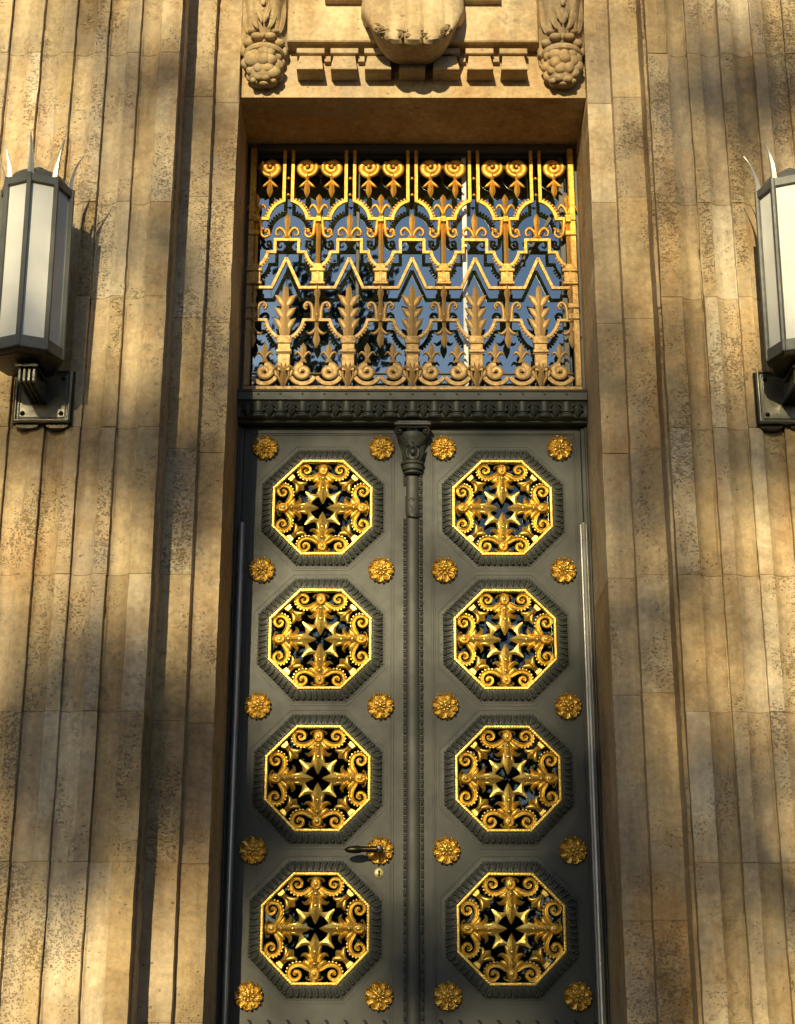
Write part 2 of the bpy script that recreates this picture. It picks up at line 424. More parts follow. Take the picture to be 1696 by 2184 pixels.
# consoles: acanthus bracket ending in a bunch of fruit
def console(sg):
    c = link('console', None, fac, (sg*.775, -.505, EYE))
    m = MB(); m.tint = .35
    rings = []
    for z, hw, d in [(4.80, .112, .035), (4.86, .122, .075), (4.92, .124, .12), (4.98, .120, .15), (5.06, .118, .185), (5.16, .12, .225), (5.3, .122, .27), (5.45, .124, .31)]:
        r = [(-hw, .0, z)]
        for k in range(0, 25):
            t = -1+2*k/24
            fl = .010*math.cos(t*math.pi*3.5)*(1 if z > 4.9 else .5)
            r.append((hw*t, -(d*(1-abs(t)**3.2*.55))-fl, z))
        r.append((hw, 0, z)); rings.append(r)
    m.loft(rings)
    m.build('bracket_block', CARVED, c)
    m = MB(); m.tint = .35
    def fr(x, z):   # front depth of the bracket at (x, z)
        t = min(1, abs(x)/.12); d = .12+(z-4.92)*.5 if z > 4.92 else max(.04, .12-(4.92-z)*.75)
        return -(d*(1-t**3.2*.55))
    def leafs(pts, wd, h=.016):
        q = cr([(p[0], p[1], p[2]) for p in pts], 5)
        mid = q[len(q)//2]
        m.stroke(q, h, fr(mid[0], mid[1])+.006, 'ridge')
    for s in (-1, 1):
        leafs([(s*.02, 5.16, .006), (s*.03, 5.08, .016), (s*.014, 4.99, .010), (s*.006, 4.955, .003)], 0)
        leafs([(s*.055, 5.2, .010), (s*.06, 5.08, .020), (s*.045, 4.97, .014), (s*.025, 4.925, .004)], 0, .02)
        leafs([(s*.095, 5.2, .010), (s*.095, 5.05, .018), (s*.085, 4.95, .014), (s*.06, 4.92, .005)], 0, .02)
        # curled lobes above the fruit
        for (x, z, rx, rz) in ((.035, 4.905, .034, .019), (.082, 4.885, .028, .022), (.107, 4.855, .018, .03), (.060, 4.925, .024, .012)):
            m.ell((s*x, fr(x, z)-.010, z), (rx, .026, rz), 10, 6)
    m.ell((0, -.15, 4.885), (.012, .02, .018), 8, 5)
    for (x, z) in ((-.018, 5.0), (.018, 5.0), (0, 5.06)): m.ell((x, fr(x, z)-.004, z), (.014, .012, .022), 8, 5)
    m.build('acanthus_leaf', CARVED, c)
    m = MB(); m.tint = .35
    # collar and fruit cluster
    m.lathe([(.0, 4.880), (.075, 4.874), (.106, 4.85), (.112, 4.834), (.107, 4.822), (.094, 4.816)], 'Z', 26, (0, -.040, 0))
    core = [(.090, 4.83), (.094, 4.79), (.088, 4.73), (.070, 4.68), (.050, 4.664), (.0, 4.662)]
    m.lathe(core, 'Z', 24, (0, -.040, 0))
    rr = random.Random(3 if sg < 0 else 9)
    for (zz, n, rad, off, sz) in ((4.803, 6, .080, 0, .034), (4.762, 5, .082, .5, .037), (4.716, 5, .070, 0, .034), (4.684, 4, .048, .5, .026)):
        for i in range(n+1):
            a = math.pi*(i+off)/n+rr.uniform(-.12, .12)
            if a > math.pi+.1: continue
            q = sz*rr.uniform(.78, 1.12)
            m.ell((math.cos(a)*rad*.93, -.042-math.sin(a)*rad*.97, zz+rr.uniform(-.010, .010)), (q*rr.uniform(.9, 1.3), q*.9, q*rr.uniform(.85, 1.05)), 11, 7)
    m.ell((.004, -.062, 4.655), (.026, .022, .012), 8, 5); m.ell((-.05, -.075, 4.668), (.018, .018, .016), 8, 5); m.ell((.055, -.07, 4.668), (.016, .018, .014), 8, 5)
    m.build('fruit_cluster', CARVED, c)
for sg in (-1, 1): console(sg)
# shell keystone
sh = link('shell_keystone', None, fac, (0, -.60, EYE))
m = MB(); m.tint = .45
rings = []
NX = 72
def shell_ring(z, hw, d, fl, lift):
    r = []
    for k in range(NX+1):
        t = -1+2*k/NX; a = math.acos(max(-1, min(1, t)))
        dd = d*(math.sin(a)**.62)
        lob = abs(math.sin(t*math.pi*2.5+math.pi/2))**.6 if d > .2 else .5
        r.append((hw*t, -dd-fl*(lob-.5)*math.sin(a), z+lift*(abs(t)**3.4*.235-.024*lob)))
    return r+[(hw, .08, z+lift*.235), (-hw, .08, z+lift*.235)]
prof = [(4.760, .225, .004, .0, 1), (4.755, .235, .08, .0, 1), (4.750, .243, .16, .004, 1), (4.747, .250, .204, .014, 1), (4.758, .259, .222, .034, 1), (4.778, .264, .228, .036, 1),
        (4.815, .270, .230, .028, .9), (4.87, .272, .226, .020, .75), (4.93, .272, .218, .011, .5), (5.02, .271, .208, .008, .3), (5.12, .268, .198, .006, .1), (5.25, .262, .19, .005, 0), (5.4, .255, .18, .004, 0)]
m.loft([shell_ring(*p) for p in prof])
for x in (-.035, .035): m.box(x-.022, x+.022, -.23, -.15, 5.07, 5.09)
m.build('shell_bowl', CARVED, sh, smooth=32)
m = MB(); m.tint = .4
rr = random.Random(4)
for i in range(150):
    x = rr.uniform(-.19, .19); t = x/.262; d = .226*math.sin(math.acos(t))**.62
    m.ell((x, -d-.006+rr.uniform(-.006, .003), 4.757+abs(t)**3.4*.235+rr.uniform(-.008, .034)), (rr.uniform(.004, .013), .006, rr.uniform(.003, .010)), 7, 4)
m.build('shell_rim', GRIME, sh)
for s in (-1, 1):
    m = MB(); m.tint = .3; m.cbox(s*.27-.19 if s < 0 else .27, -.27 if s < 0 else .46, -.045, .02, 5.118, 5.5, .006)
    m.build('side_tablet', CARVED, sh, smooth=0)
# hood above the frame
m = MB(); m.tint = .4
m.box(-1.1, 1.1, -.95, .1, 5.62+EYE, 5.8+EYE); m.box(-1.2, 1.2, -1.05, .1, 5.801+EYE, 5.95+EYE); m.build('hood', CARVED, fac, smooth=0)
m = MB(); m.tint = .4; m.box(-4.7, 4.7, -1.3, 2.5, 6.902+EYE, 7.2+EYE)
m.box(-4.7, -4.62, -.85, 2.5, 0, 6.9+EYE); m.box(4.62, 4.7, -.85, 2.5, 0, 6.9+EYE); m.build('cornice', CARVED, fac, smooth=0)
# dim hall behind the glass
m = MB()
x0, x1, y0, y1, z0, z1 = -1.6, 1.6, .125, 2.4, EYE-.4, 4.9+EYE
m.add([(x0,y0,z0),(x1,y0,z0),(x1,y1,z0),(x0,y1,z0),(x0,y0,z1),(x1,y0,z1),(x1,y1,z1),(x0,y1,z1)], [(0,1,2,3),(4,7,6,5),(1,5,6,2),(2,6,7,3),(3,7,4,0)])
m.build('entrance_hall', INTERIOR, fac, smooth=0, recalc=False)
m = MB(); m.box(-1.6, -.901, .121, .13, EYE-.4, 4.9+EYE); m.box(.901, 1.6, .121, .13, EYE-.4, 4.9+EYE); m.build('hall_front_wall', INTERIOR, fac, smooth=0)

# ------------------------------------------------------------------ transom window (frame, glass, grille)
TB = 3.169
def zi(cy, T=[(60,4.575),(120,4.533),(180,4.49),(300,4.402),(440,4.301),(500,4.258),(645,4.155),(820,4.031),(900,3.975),(985,3.917),(1050,3.87),(1235,3.742),(1500,3.560),(1640,3.466),(1700,3.425),(1760,3.385),(1850,3.325),(1940,3.265),(2085,3.169),(2200,3.093)]):
    for (a, za), (b_, zb) in zip(T, T[1:]):
        if cy <= b_: return za+(zb-za)*(cy-a)/(b_-a)-TB
    return T[-1][1]-TB
K = .000632
def C2(pts): return [(p[0]*K, zi(p[1]), p[2]*K*.5) for p in pts]
win = thing('transom_window', 'blue reflecting transom window behind the gilded grille above the door', 'window', (0, .0, EYE+TB))
m = MB()
m.box(-.9, -.872, -.02, .10, -.06, 1.446); m.box(.872, .9, -.02, .10, -.06, 1.446); m.box(-.871, .871, -.02, .10, 1.40, 1.4465); m.box(-.871, .871, -.001, .10, -.06, -.005)
m.build('frame', DARKF, win, smooth=0)
m = MB(); m.add([(-.872, 0.012, -.01), (.872, .012, -.01), (.872, .012, 1.41), (-.872, .012, 1.41)], [(0, 1, 2, 3)])
m.build('glass_pane', GLASS, win, smooth=0)
m = MB(); m.cbox(.272, .297, .000, .011, -.005, 1.40, .003); m.build('glazing_bar', PALEF, win, smooth=0)
m = MB(); m.cbox(-.303, -.283, .000, .011, -.005, 1.40, .003); m.build('glazing_bar', GREY, win, smooth=0)
m = MB(); m.cbox(.80, .83, .000, .011, -.005, 1.40, .003); m.build('glazing_bar', DARKF, win, smooth=0)
m = MB(); m.stroke([(.515, 3.80-TB, .011), (.84, 4.35-TB, .011)], .010, .011, 'flat'); m.build('opening_stay', GREY, win, smooth=0)

gr = thing('transom_grille', 'gilded openwork grille of scrolls, fleurs-de-lis and zigzags over the door', 'grille', (0, -.065, EYE+TB))
BY = .012
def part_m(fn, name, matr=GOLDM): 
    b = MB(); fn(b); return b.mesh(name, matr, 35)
def beads(b, path, off, r, step, y):
    acc = 0
    for p, q in zip(path, path[1:]):
        d = Vector((q[0]-p[0], q[1]-p[1])); l = d.length
        if l < 1e-9: continue
        acc += l
        if acc >= step:
            acc = 0; nn = Vector((-d.y, d.x))/l
            b.ell((q[0]+nn.x*off, y, q[1]+nn.y*off), (r, r*.8, r), 7, 5)
SC = 0.012   # flat bar height
def side_band(b, s):     # top scalloped band from the fleur column out to the bar beside the leaf column
    arc = cr([(s*98, 645), (s*104, 615), (s*124, 573), (s*160, 530), (s*205, 502), (s*229, 494)], 6)
    path = [(0, 645)]+arc+[(s*229, 400), (s*229, 60)]
    P = [(x*K, zi(y), 15.5*K) for x, y in path]
    b.stroke(P, SC, BY, 'flat')
    beads(b, [(x*K, zi(y)) for x, y in cr([(s*98, 645), (s*104, 615), (s*124, 573), (s*160, 530), (s*205, 502), (s*229, 494)], 14)], s*-.016*-1, .0075, .0155, BY-SC*.5)
def fleur_top(b):
    b.stroke(cr(C2([(0, 655, 34), (0, 590, 30), (0, 535, 28), (0, 495, 44), (0, 470, 50), (0, 445, 26), (0, 430, 3)]), 4), .018, BY, 'ridge')
    for s in (-1, 1): b.stroke(cr(C2([(s*4, 600, 22), (s*20, 560, 28), (s*48, 528, 34), (s*72, 545, 20), (s*80, 572, 4)]), 4), .014, BY, 'round')
def mcol(sides):
    def f(b):
        for s in sides:
            side_band(b, s)
            # volutes under the square boss
            b.stroke(cr(C2([(s*30, 655, 40), (s*38, 720, 34), (s*46, 775, 30), (s*80, 800, 26), (s*112, 775, 24), (s*104, 735, 22), (s*80, 738, 18), (s*84, 758, 12)]), 5), .014, BY, 'round')
            for a in range(6): b.ell((s*84*K+.021*math.cos(R(a*50-60)), BY-.008, zi(757)+.021*math.sin(R(a*50-150))), (.007, .007, .007), 7, 5)
            b.ell((s*84*K, BY-.012, zi(757)), (.010, .010, .010), 8, 5)
            # inverted volutes
            b.stroke(cr(C2([(s*34, 1508, 36), (s*36, 1430, 34), (s*50, 1375, 32), (s*84, 1358, 28), (s*108, 1385, 24), (s*94, 1412, 18), (s*80, 1398, 10)]), 5), .014, BY, 'round')
            b.ell((s*88*K, BY-.011, zi(1388)), (.010, .010, .010), 8, 5)
            b.stroke([(0, zi(1508), 14.5*K)]+[(x*K, zi(y), 14.5*K) for x, y in [(s*108, 1508)]+cr([(s*112, 1520), (s*128, 1565), (s*165, 1620), (s*210, 1654), (s*262, 1672)], 6)], SC, BY, 'flat')
            beads(b, [(x*K, zi(y)) for x, y in cr([(s*112, 1520), (s*128, 1565), (s*165, 1620), (s*205, 1652)], 14)], -s*.013, .0075, .0150, BY-SC*.5)
            # top scroll with its hanging leaf
            cx, cz = s*106*K, zi(205)
            b.stroke(spiral(cx, cz, .050, .013, -90, 1.3, 40, .0185, .0105, s), .012, BY, 'round')
            b.stroke([(cx+.050*math.cos(R(a)), cz+.050*math.sin(R(a)), .012) for a in range(-90, 40 if s < 0 else -221, 10 if s < 0 else -10)], .012, BY, 'round')
            b.ell((cx, BY-.016, cz), (.010, .010, .010), 8, 6)
            b.stroke(cr(C2([(s*106, 268, 44), (s*106, 300, 26), (s*106, 335, 26), (s*106, 370, 44), (s*106, 410, 50), (s*106, 445, 22), (s*106, 465, 2)]), 4), .018, BY, 'ridge')
            for q in (-1, 1): b.stroke(cr(C2([(s*106, 312, 16), (s*106+q*24, 340, 28), (s*106+q*50, 362, 24), (s*106+q*68, 372, 6)]), 4), .013, BY, 'round')
            b.stroke([(0, cz+.006, .004), (s*44*K, cz+.006, .004)], .012, BY, 'round'); b.stroke([(0, cz-.006, .004), (s*44*K, cz-.006, .004)], .012, BY, 'round')
            # bottom scroll with palmette
            cz = zi(1942); cx = s*107*K
            b.stroke(spiral(cx, cz, .040, .0125, 90, 1.3, 40, .0215, .013, -s), .010, BY, 'round')
            b.ell((cx, BY-.012, cz), (.008, .009, .008), 8, 6)
            b.stroke([(cx+.0685*math.cos(R(a)), cz-.004+.0685*math.sin(R(a)), .012) for a in (range(-28, -163, -9) if s > 0 else range(-152, -17, 9))], .012, BY, 'flat')
            b.stroke([(cx+s*.030, cz+.028, .012), (cx+s*.056, cz+.002, .010), (cx+s*.067, cz-.030, .010)], .010, BY, 'round')
            b.stroke(cr(C2([(s*107, 1870, 66), (s*107, 1835, 34), (s*107, 1805, 30), (s*107, 1770, 46), (s*107, 1745, 50), (s*107, 1715, 22), (s*107, 1698, 2)]), 4), .016, BY, 'ridge')
            for q in (-1, 1): b.stroke(cr(C2([(s*107, 1840, 18), (s*107+q*22, 1800, 26), (s*107+q*48, 1782, 24), (s*107+q*72, 1808, 5)]), 4), .013, BY, 'round')
            b.stroke([(0, zi(1965), .005), (s*50*K, zi(1965), .005)], .014, BY, 'round')
        fleur_top(b)
        b.cbox(-.0145, .0145, BY-.026, BY, zi(680), zi(632), .003)
        b.ell((0, BY-.026, zi(656)), (.006, .005, .006), 8, 5)
        b.stroke([(0, zi(680), .012), (0, zi(1060), .012)], .016, BY, 'ridge')
        b.stroke(C2([(0, 1035, 60), (0, 1060, 92), (0, 1078, 104)]), .018, BY, 'flat')
        b.cbox(-66*K, 66*K, BY-.026, BY, zi(1103), zi(1076), .004)
        b.cbox(-52*K, 52*K, BY-.018, BY, zi(1188), zi(1102), .003)
        b.stroke([(0, zi(1104), .008), (0, zi(1186), .008)], .022, BY, 'flat')
        b.cbox(-64*K, 64*K, BY-.026, BY, zi(1212), zi(1188), .004)
        b.stroke(cr(C2([(0, 1215, 38), (0, 1245, 40), (0, 1280, 54), (0, 1315, 36), (0, 1345, 32), (0, 1420, 46), (0, 1500, 52), (0, 1525, 44)]), 4), .026, BY, 'ridge')
        b.ell((0, BY-.022, zi(1470)), (.007, .006, .007), 8, 5)
        b.stroke(cr(C2([(0, 1520, 34), (0, 1580, 30), (0, 1620, 34), (0, 1660, 56), (0, 1690, 52), (0, 1725, 24), (0, 1746, 2)]), 4), .018, BY, 'ridge')
        for q in (-1, 1): b.stroke(cr(C2([(q*4, 1560, 14), (q*22, 1600, 30), (q*52, 1622, 28), (q*76, 1612, 10), (q*82, 1600, 3)]), 4), .013, BY, 'round')
    return f
def fleur2(b):
    b.stroke(cr(C2([(0, 812, 90), (0, 780, 50), (0, 740, 34), (0, 700, 44), (0, 650, 50), (0, 615, 30), (0, 592, 3)]), 4), .020, BY, 'ridge')
    for s in (-1, 1):
        b.stroke(cr(C2([(s*10, 790, 22), (s*28, 750, 30), (s*62, 724, 34), (s*94, 748, 26), (s*90, 782, 18), (s*64, 782, 14), (s*62, 768, 8)]), 5), .014, BY, 'round')
def stepped(b):
    for s in (-1, 1):
        arc = cr([(s*160, 932), (s*168, 962), (s*190, 1004), (s*225, 1038), (s*262, 1056)], 6)
        b.stroke([(x*K, zi(y), 14.5*K) for x, y in [(0, 825), (s*100, 825), (s*100, 932), (s*158, 932)]+arc], SC, BY, 'flat')
        beads(b, [(x*K, zi(y)) for x, y in cr([(s*164, 955), (s*190, 1004), (s*225, 1038)], 14)], -s*.013, .007, .014, BY-SC*.5)
def zigzag(b):
    for s in (-1, 1): b.stroke([(0, zi(985), 14.5*K), (s*118*K, zi(1235), 14.5*K), (s*266*K, zi(1235), 14.5*K)], SC+.002, BY-.001, 'flat')
def palm(b):
    b.stroke(cr(C2([(0, 1648, 70), (0, 1600, 92), (0, 1540, 92), (0, 1450, 66), (0, 1360, 62), (0, 1280, 50), (0, 1235, 40), (0, 1206, 3)]), 4), .022, BY, 'ridge')
    for s in (-1, 1):
        for (y0, x1, y1, y2) in ((1600, 62, 1520, 1488), (1490, 60, 1425, 1398), (1390, 58, 1320, 1290)):
            b.stroke(cr(C2([(s*8, y0, 40), (s*32, (y0+y1)/2, 58), (s*x1*.93, y1, 52), (s*90, y2+2, 6)]), 5), .013, BY, 'round')
def post(b):
    b.stroke(C2([(0, 1650, 118), (0, 1680, 132), (0, 1698, 128)]), .020, BY, 'flat')
    for (a, c, w, h) in ((1714, 1697, 122, .024), (1768, 1714, 106, .018), (1792, 1766, 128, .026), (1945, 1792, 104, .018)):
        b.cbox(-w*K/2, w*K/2, BY-h, BY, zi(a), zi(c), .003)
    b.cbox(-.041, .041, BY-.024, BY, zi(1806), zi(1798), .002)
    for s in (-1, 1):
        b.stroke(cr(C2([(s*6, 1960, 24), (s*30, 1915, 34), (s*62, 1915, 34), (s*88, 1950, 8)]), 5), .024, BY, 'round')
        b.stroke(cr(C2([(s*4, 1960, 20), (s*16, 1900, 26), (s*26, 1860, 8)]), 5), .024, BY, 'round')
        b.stroke(cr(C2([(s*40, 1930, 20), (s*44, 1985, 26), (s*20, 2040, 20), (s*8, 2080, 12)]), 5), .014, BY, 'round')
    b.stroke(cr(C2([(0, 1850, 10), (0, 1900, 30), (0, 1950, 44), (0, 2000, 54), (0, 2085, 34)]), 4), .026, BY, 'ridge')
def knob(b): b.ell((0, BY-.006, 0), (.0085, .009, .0085), 10, 7); b.stroke([(-.02, 0, .003), (.02, 0, .003)], .006, BY, 'round')
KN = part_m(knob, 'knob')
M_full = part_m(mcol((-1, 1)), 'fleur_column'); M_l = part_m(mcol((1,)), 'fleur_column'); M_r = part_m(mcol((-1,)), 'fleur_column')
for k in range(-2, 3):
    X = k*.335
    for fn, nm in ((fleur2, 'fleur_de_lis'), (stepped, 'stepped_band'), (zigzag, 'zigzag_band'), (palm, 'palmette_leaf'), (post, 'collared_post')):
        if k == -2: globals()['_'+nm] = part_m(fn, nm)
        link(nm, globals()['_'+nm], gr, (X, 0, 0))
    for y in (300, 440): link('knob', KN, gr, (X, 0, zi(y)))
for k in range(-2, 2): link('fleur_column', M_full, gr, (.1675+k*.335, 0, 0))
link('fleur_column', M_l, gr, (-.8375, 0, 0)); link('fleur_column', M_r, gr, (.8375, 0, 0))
m = MB()
m.cbox(-.882, .882, -.004, .03, -.022, .008, .004)
m.cbox(-.880, -.846, -.001, .03, .009, 1.42, .004); m.cbox(.846, .880, -.001, .03, .009, 1.42, .004)
for s in (-1, 1):
    for y, hh in ((640, .035), (770, .03), (1390, .03), (1480, .035)): m.cbox(s*.85-.03, s*.85+.03, -.010, .0, zi(y)-hh/2, zi(y)+hh/2, .004)
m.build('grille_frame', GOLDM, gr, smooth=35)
m = MB(); m.cbox(-.845, .845, .0, .03, 1.40, 1.44, .004); m.build('shaded_head_rail', DARKF, gr, smooth=35)  # gold rail coloured dark to paint in the lintel's shadow

# ------------------------------------------------------------------ cornice bar between door and transom
tb = thing('transom_bar', 'dark grey moulded bar with leaf frieze between the doors and grille', 'door transom', (0, -.0, EYE+2.985))
m = MB()
def bar(b, prof, x0, x1):
    n = len(prof); b.add([(x0, y, z) for y, z in prof]+[(x1, y, z) for y, z in prof],
        [(i, (i+1) % n, n+(i+1) % n, n+i) for i in range(n)]+[tuple(range(n)), tuple(range(2*n-1, n-1, -1))])
bar(m, [(0, -.012), (-.060, -.012), (-.066, -.006), (-.066, 0), (-.088, .003), (-.094, .008), (-.088, .014), (-.084, .03), (-.088, .06), (-.098, .082), (-.108, .092), (-.120, .094), (-.120, .112), (-.120, .134), (-.126, .137), (-.128, .143), (-.122, .150), (-.085, .166), (0, .170)], -.896, .896)
m.build('bar', GREY, tb, smooth=35)
fl = MB()
fl.stroke(cr([(0, .090, .008), (0, .070, .014), (0, .045, .0195), (0, .026, .013), (0, .008, .001)], 4), .022, -.098, 'ridge')
for s in (-1, 1):
    fl.stroke(cr([(s*.004, .080, .006), (s*.018, .070, .007), (s*.028, .060, .002)], 3), .016, -.098, 'round')
    fl.stroke(cr([(s*.006, .056, .006), (s*.020, .044, .007), (s*.031, .037, .002)], 3), .018, -.096, 'round')
flm = fl.mesh('frieze_leaf', GREY, 40)
fb = MB()
for (z, r, h) in ((.012, .036, .011), (.025, .031, .009), (.038, .028, .007)):
    fb.lathe([(r, z-h*.5), (r+.002, z-h*.2), (r+.002, z+h*.2), (r, z+h*.5)], 'Z', 12, (0, -.080, 0), 180, 180)
fb.lathe([(.0275, .038), (.0255, .058), (.028, .090)], 'Z', 14, (0, -.080, 0), 180, 180)
fbm = fb.mesh('frieze_bobbin', GREY, 40)
rv = MB(); rv.ell((0, -.122, .124), (.006, .005, .005), 8, 5); rvm = rv.mesh('rivet', GREY, 60)
pz = .1129
for k in range(-8, 9):
    if abs(k*pz) < .87: link('frieze_bobbin', fbm, tb, (k*pz, 0, 0)); link('rivet', rvm, tb, (k*pz, 0, 0))
for k in range(-8, 8):
    if abs((k+.5)*pz) < .88: link('frieze_leaf', flm, tb, ((k+.5)*pz, 0, 0))

# ------------------------------------------------------------------ rosette
def rosette():
    b = MB()
    b.lathe([(.0, -.012), (.045, -.010), (.052, -.004), (.050, 0)], 'Y', 24)
    for i in range(8):
        a = R(45*i+12)
        b.M = Matrix.Rotation(-a, 4, 'Y')
        # swirled outer petal: cupped leaf with a curled rim
        b.stroke(cr([(.018, .002, .005), (.034, .006, .013), (.048, .010, .0145), (.059, .005, .008), (.061, -.003, .003)], 4), .015, -.002, 'groove')
        b.stroke(cr([(.036, -.006, .003), (.052, -.008, .004), (.063, .000, .004), (.062, .012, .002)], 4), .028, -.002, 'round')
        b.M = Matrix.Rotation(-(a+R(26)), 4, 'Y')
        b.ell((.0595, -.026, 0), (.0072, .0075, .0072), 9, 6)
        b.M = Matrix.Rotation(-(a+R(8)), 4, 'Y')
        b.stroke(cr([(.008, 0, .003), (.017, 0, .0060), (.026, 0, .0060), (.035, 0, .001)], 4), .012, -.020, 'round')
    b.M = None
    b.lathe([(.0, -.020), (.024, -.016), (.030, -.008)], 'Y', 20)
    b.ell((0, -.028, 0), (.0095, .010, .0095), 12, 8)
    return b.mesh('rosette', GOLD, 40)
ROS = rosette()
# ------------------------------------------------------------------ octagonal medallion
OA = .249                       # apothem of the opening
def octv(a, y=0): return [(a/math.cos(R(22.5))*math.cos(R(22.5+45*k)), y, a/math.cos(R(22.5))*math.sin(R(22.5+45*k))) for k in range(8)]
def gold_ring():
    b = MB()
    prof = [(.2545, .012), (.2545, -.020), (.2535, -.0235), (.248, -.0245), (.2425, -.0235), (.2410, -.020), (.2410, .012)]
    rings = [octv(a, y) for a, y in prof]; b.loft(rings+[rings[0]], cap=False)
    return b.mesh('octagon_frame', GOLD, 30)
def gold_rope():
    b = MB()
    for k in range(8):
        for i in range(15):
            t = (i+.5)/15; A = Vector(octv(.2475)[k]); C = Vector(octv(.2475)[(k+1) % 8]); p = A.lerp(C, t)
            b.ell((p.x, -.0236, p.z), (.0052, .0018, .0105), 6, 4, Matrix.Rotation(-R(22.5+45*k+22.5+45), 3, 'Y'))
    return b.mesh('rope_edge', GOLD, 60)
def ornament():
    b = MB(); u = .2360
    def S_(pts, h, kind='round', y=.004, n=5):
        b.stroke(cr([(p[0]*u, p[1]*u, p[2]*u*.57) for p in pts], n), h, y, kind)
    for q in range(4):
        b.M = Matrix.Rotation(R(90*q), 4, 'Y')
        for s in (-1, 1):
            # big volute springing from the cabochon
            vol = [(s*.07, .80, .05), (s*.13, .76, .085), (s*.24, .695, .095), (s*.37, .685, .09), (s*.475, .75, .085), (s*.505, .86, .08), (s*.455, .95, .075), (s*.36, .965, .07), (s*.285, .90, .062), (s*.30, .825, .055), (s*.37, .80, .048), (s*.405, .85, .042), (s*.375, .885, .03)]
            S_(vol, .019, 'groove')
            bp = cr([(s*.22, .645, 0), (s*.37, .632, 0), (s*.50, .70, 0), (s*.555, .84, 0), (s*.51, .96, 0)], 10)
            acc = 0
            for p, w in zip(bp, bp[1:]):
                acc += math.hypot(w[0]-p[0], w[1]-p[1])
                if acc > .062: acc = 0; b.ell((w[0]*u, -.006, w[1]*u), (.0056, .007, .0056), 6, 5)
            b.ell((s*.365*u, -.012, .86*u), (.0065, .008, .0065), 8, 6)
            # little hooks by the frame
            S_([(s*.05, .97, .03), (s*.12, .965, .035), (s*.165, .93, .03), (s*.13, .905, .02)], .012, y=.006)
            # lobes below the cabochon
            S_([(s*.06, .74, .05), (s*.12, .67, .075), (s*.19, .625, .06), (s*.235, .655, .015)], .016)
            S_([(s*.10, .73, .04), (s*.19, .68, .05), (s*.27, .655, .04), (s*.30, .68, .01)], .013)
            # long curved leaf
            S_([(s*.03, .66, .05), (s*.075, .59, .085), (s*.14, .515, .085), (s*.215, .49, .055), (s*.275, .525, .012)], .019, 'ridge')
            # calyx sides of the spear
            S_([(s*.05, .56, .04), (s*.075, .46, .07), (s*.085, .38, .08), (s*.125, .33, .05)], .015)
            # spiked star segment between arms
        star = [(.06, .312), (.115, .322), (.175, .312), (.250, .322), (.368, .382), (.382, .368), (.322, .250), (.312, .175), (.322, .115), (.312, .06)]
        inner = [(.272*math.cos(R(a)), .272*math.sin(R(a))) for a in (75, 65, 55, 49, 46, 44, 41, 35, 25, 15)]
        vs = [(x*u, .004, z*u) for x, z in star]+[(x*u, -.006, z*u) for x, z in star]+[(x*u*1.0, -.008, z*u) for x, z in inner]+[(x*u, .004, z*u) for x, z in inner]
        mid = [((a[0]*.5+c[0]*.5)*u, -.0115, (a[1]*.5+c[1]*.5)*u) for a, c in zip(star, inner)]
        vs += mid; n = 10; fs = []
        for i in range(n-1):
            fs += [(i, i+1, n+i+1, n+i), (n+i, n+i+1, 4*n+i+1, 4*n+i), (4*n+i, 4*n+i+1, 2*n+i+1, 2*n+i), (2*n+i, 2*n+i+1, 3*n+i+1, 3*n+i)]
        b.add(vs, fs)
        # spear
        S_([(0, .74, .10), (0, .64, .13), (0, .54, .12), (0, .45, .14), (0, .37, .17), (0, .30, .17), (0, .22, .125), (0, .15, .07), (0, .085, .012)], .016, 'ridge', y=-.005)
        for z, r in ((.67, .045), (.60, .032), (.555, .032), (.51, .03), (.44, .05), (.36, .035), (.315, .022), (.275, .018)):
            b.ell((0, -.017, z*u), (r*u, .009, r*u*.75), 8, 5)
        # cabochon
        b.ell((0, -.002, .86*u), (.115*u, .020, .14*u), 14, 8)
        b.stroke([(.085*u*math.cos(R(a)), (.86*u+.11*u*math.sin(R(a))), .0030) for a in range(0, 360, 20)], .006, -.0185, 'round', closed=True)
        b.ell((0, -.019, .86*u), (.04*u, .008, .06*u), 10, 6)
        S_([(0, 1.0, .16), (0, .96, .12), (0, .93, .1)], .014)
        # diagonal palmette
        b.M = Matrix.Rotation(R(90*q+45), 4, 'Y')
        S_([(0, 1.0, .15), (0, .965, .15), (0, .955, .11), (0, .935, .14), (0, .925, .10)], .016, 'flat', n=2)
        S_([(0, .93, .085), (0, .84, .095), (0, .76, .12), (0, .70, .13), (0, .64, .11), (0, .585, .01)], .020, 'ridge')
        for s in (-1, 1): S_([(s*.02, .83, .05), (s*.055, .75, .08), (s*.105, .69, .075), (s*.16, .675, .045), (s*.175, .705, .01)], .016)
        b.ell((0, -.018, .84*u), (.022*u, .006, .035*u), 8, 5)
    b.M = None
    return b.mesh('openwork_ornament', GOLD, 38)
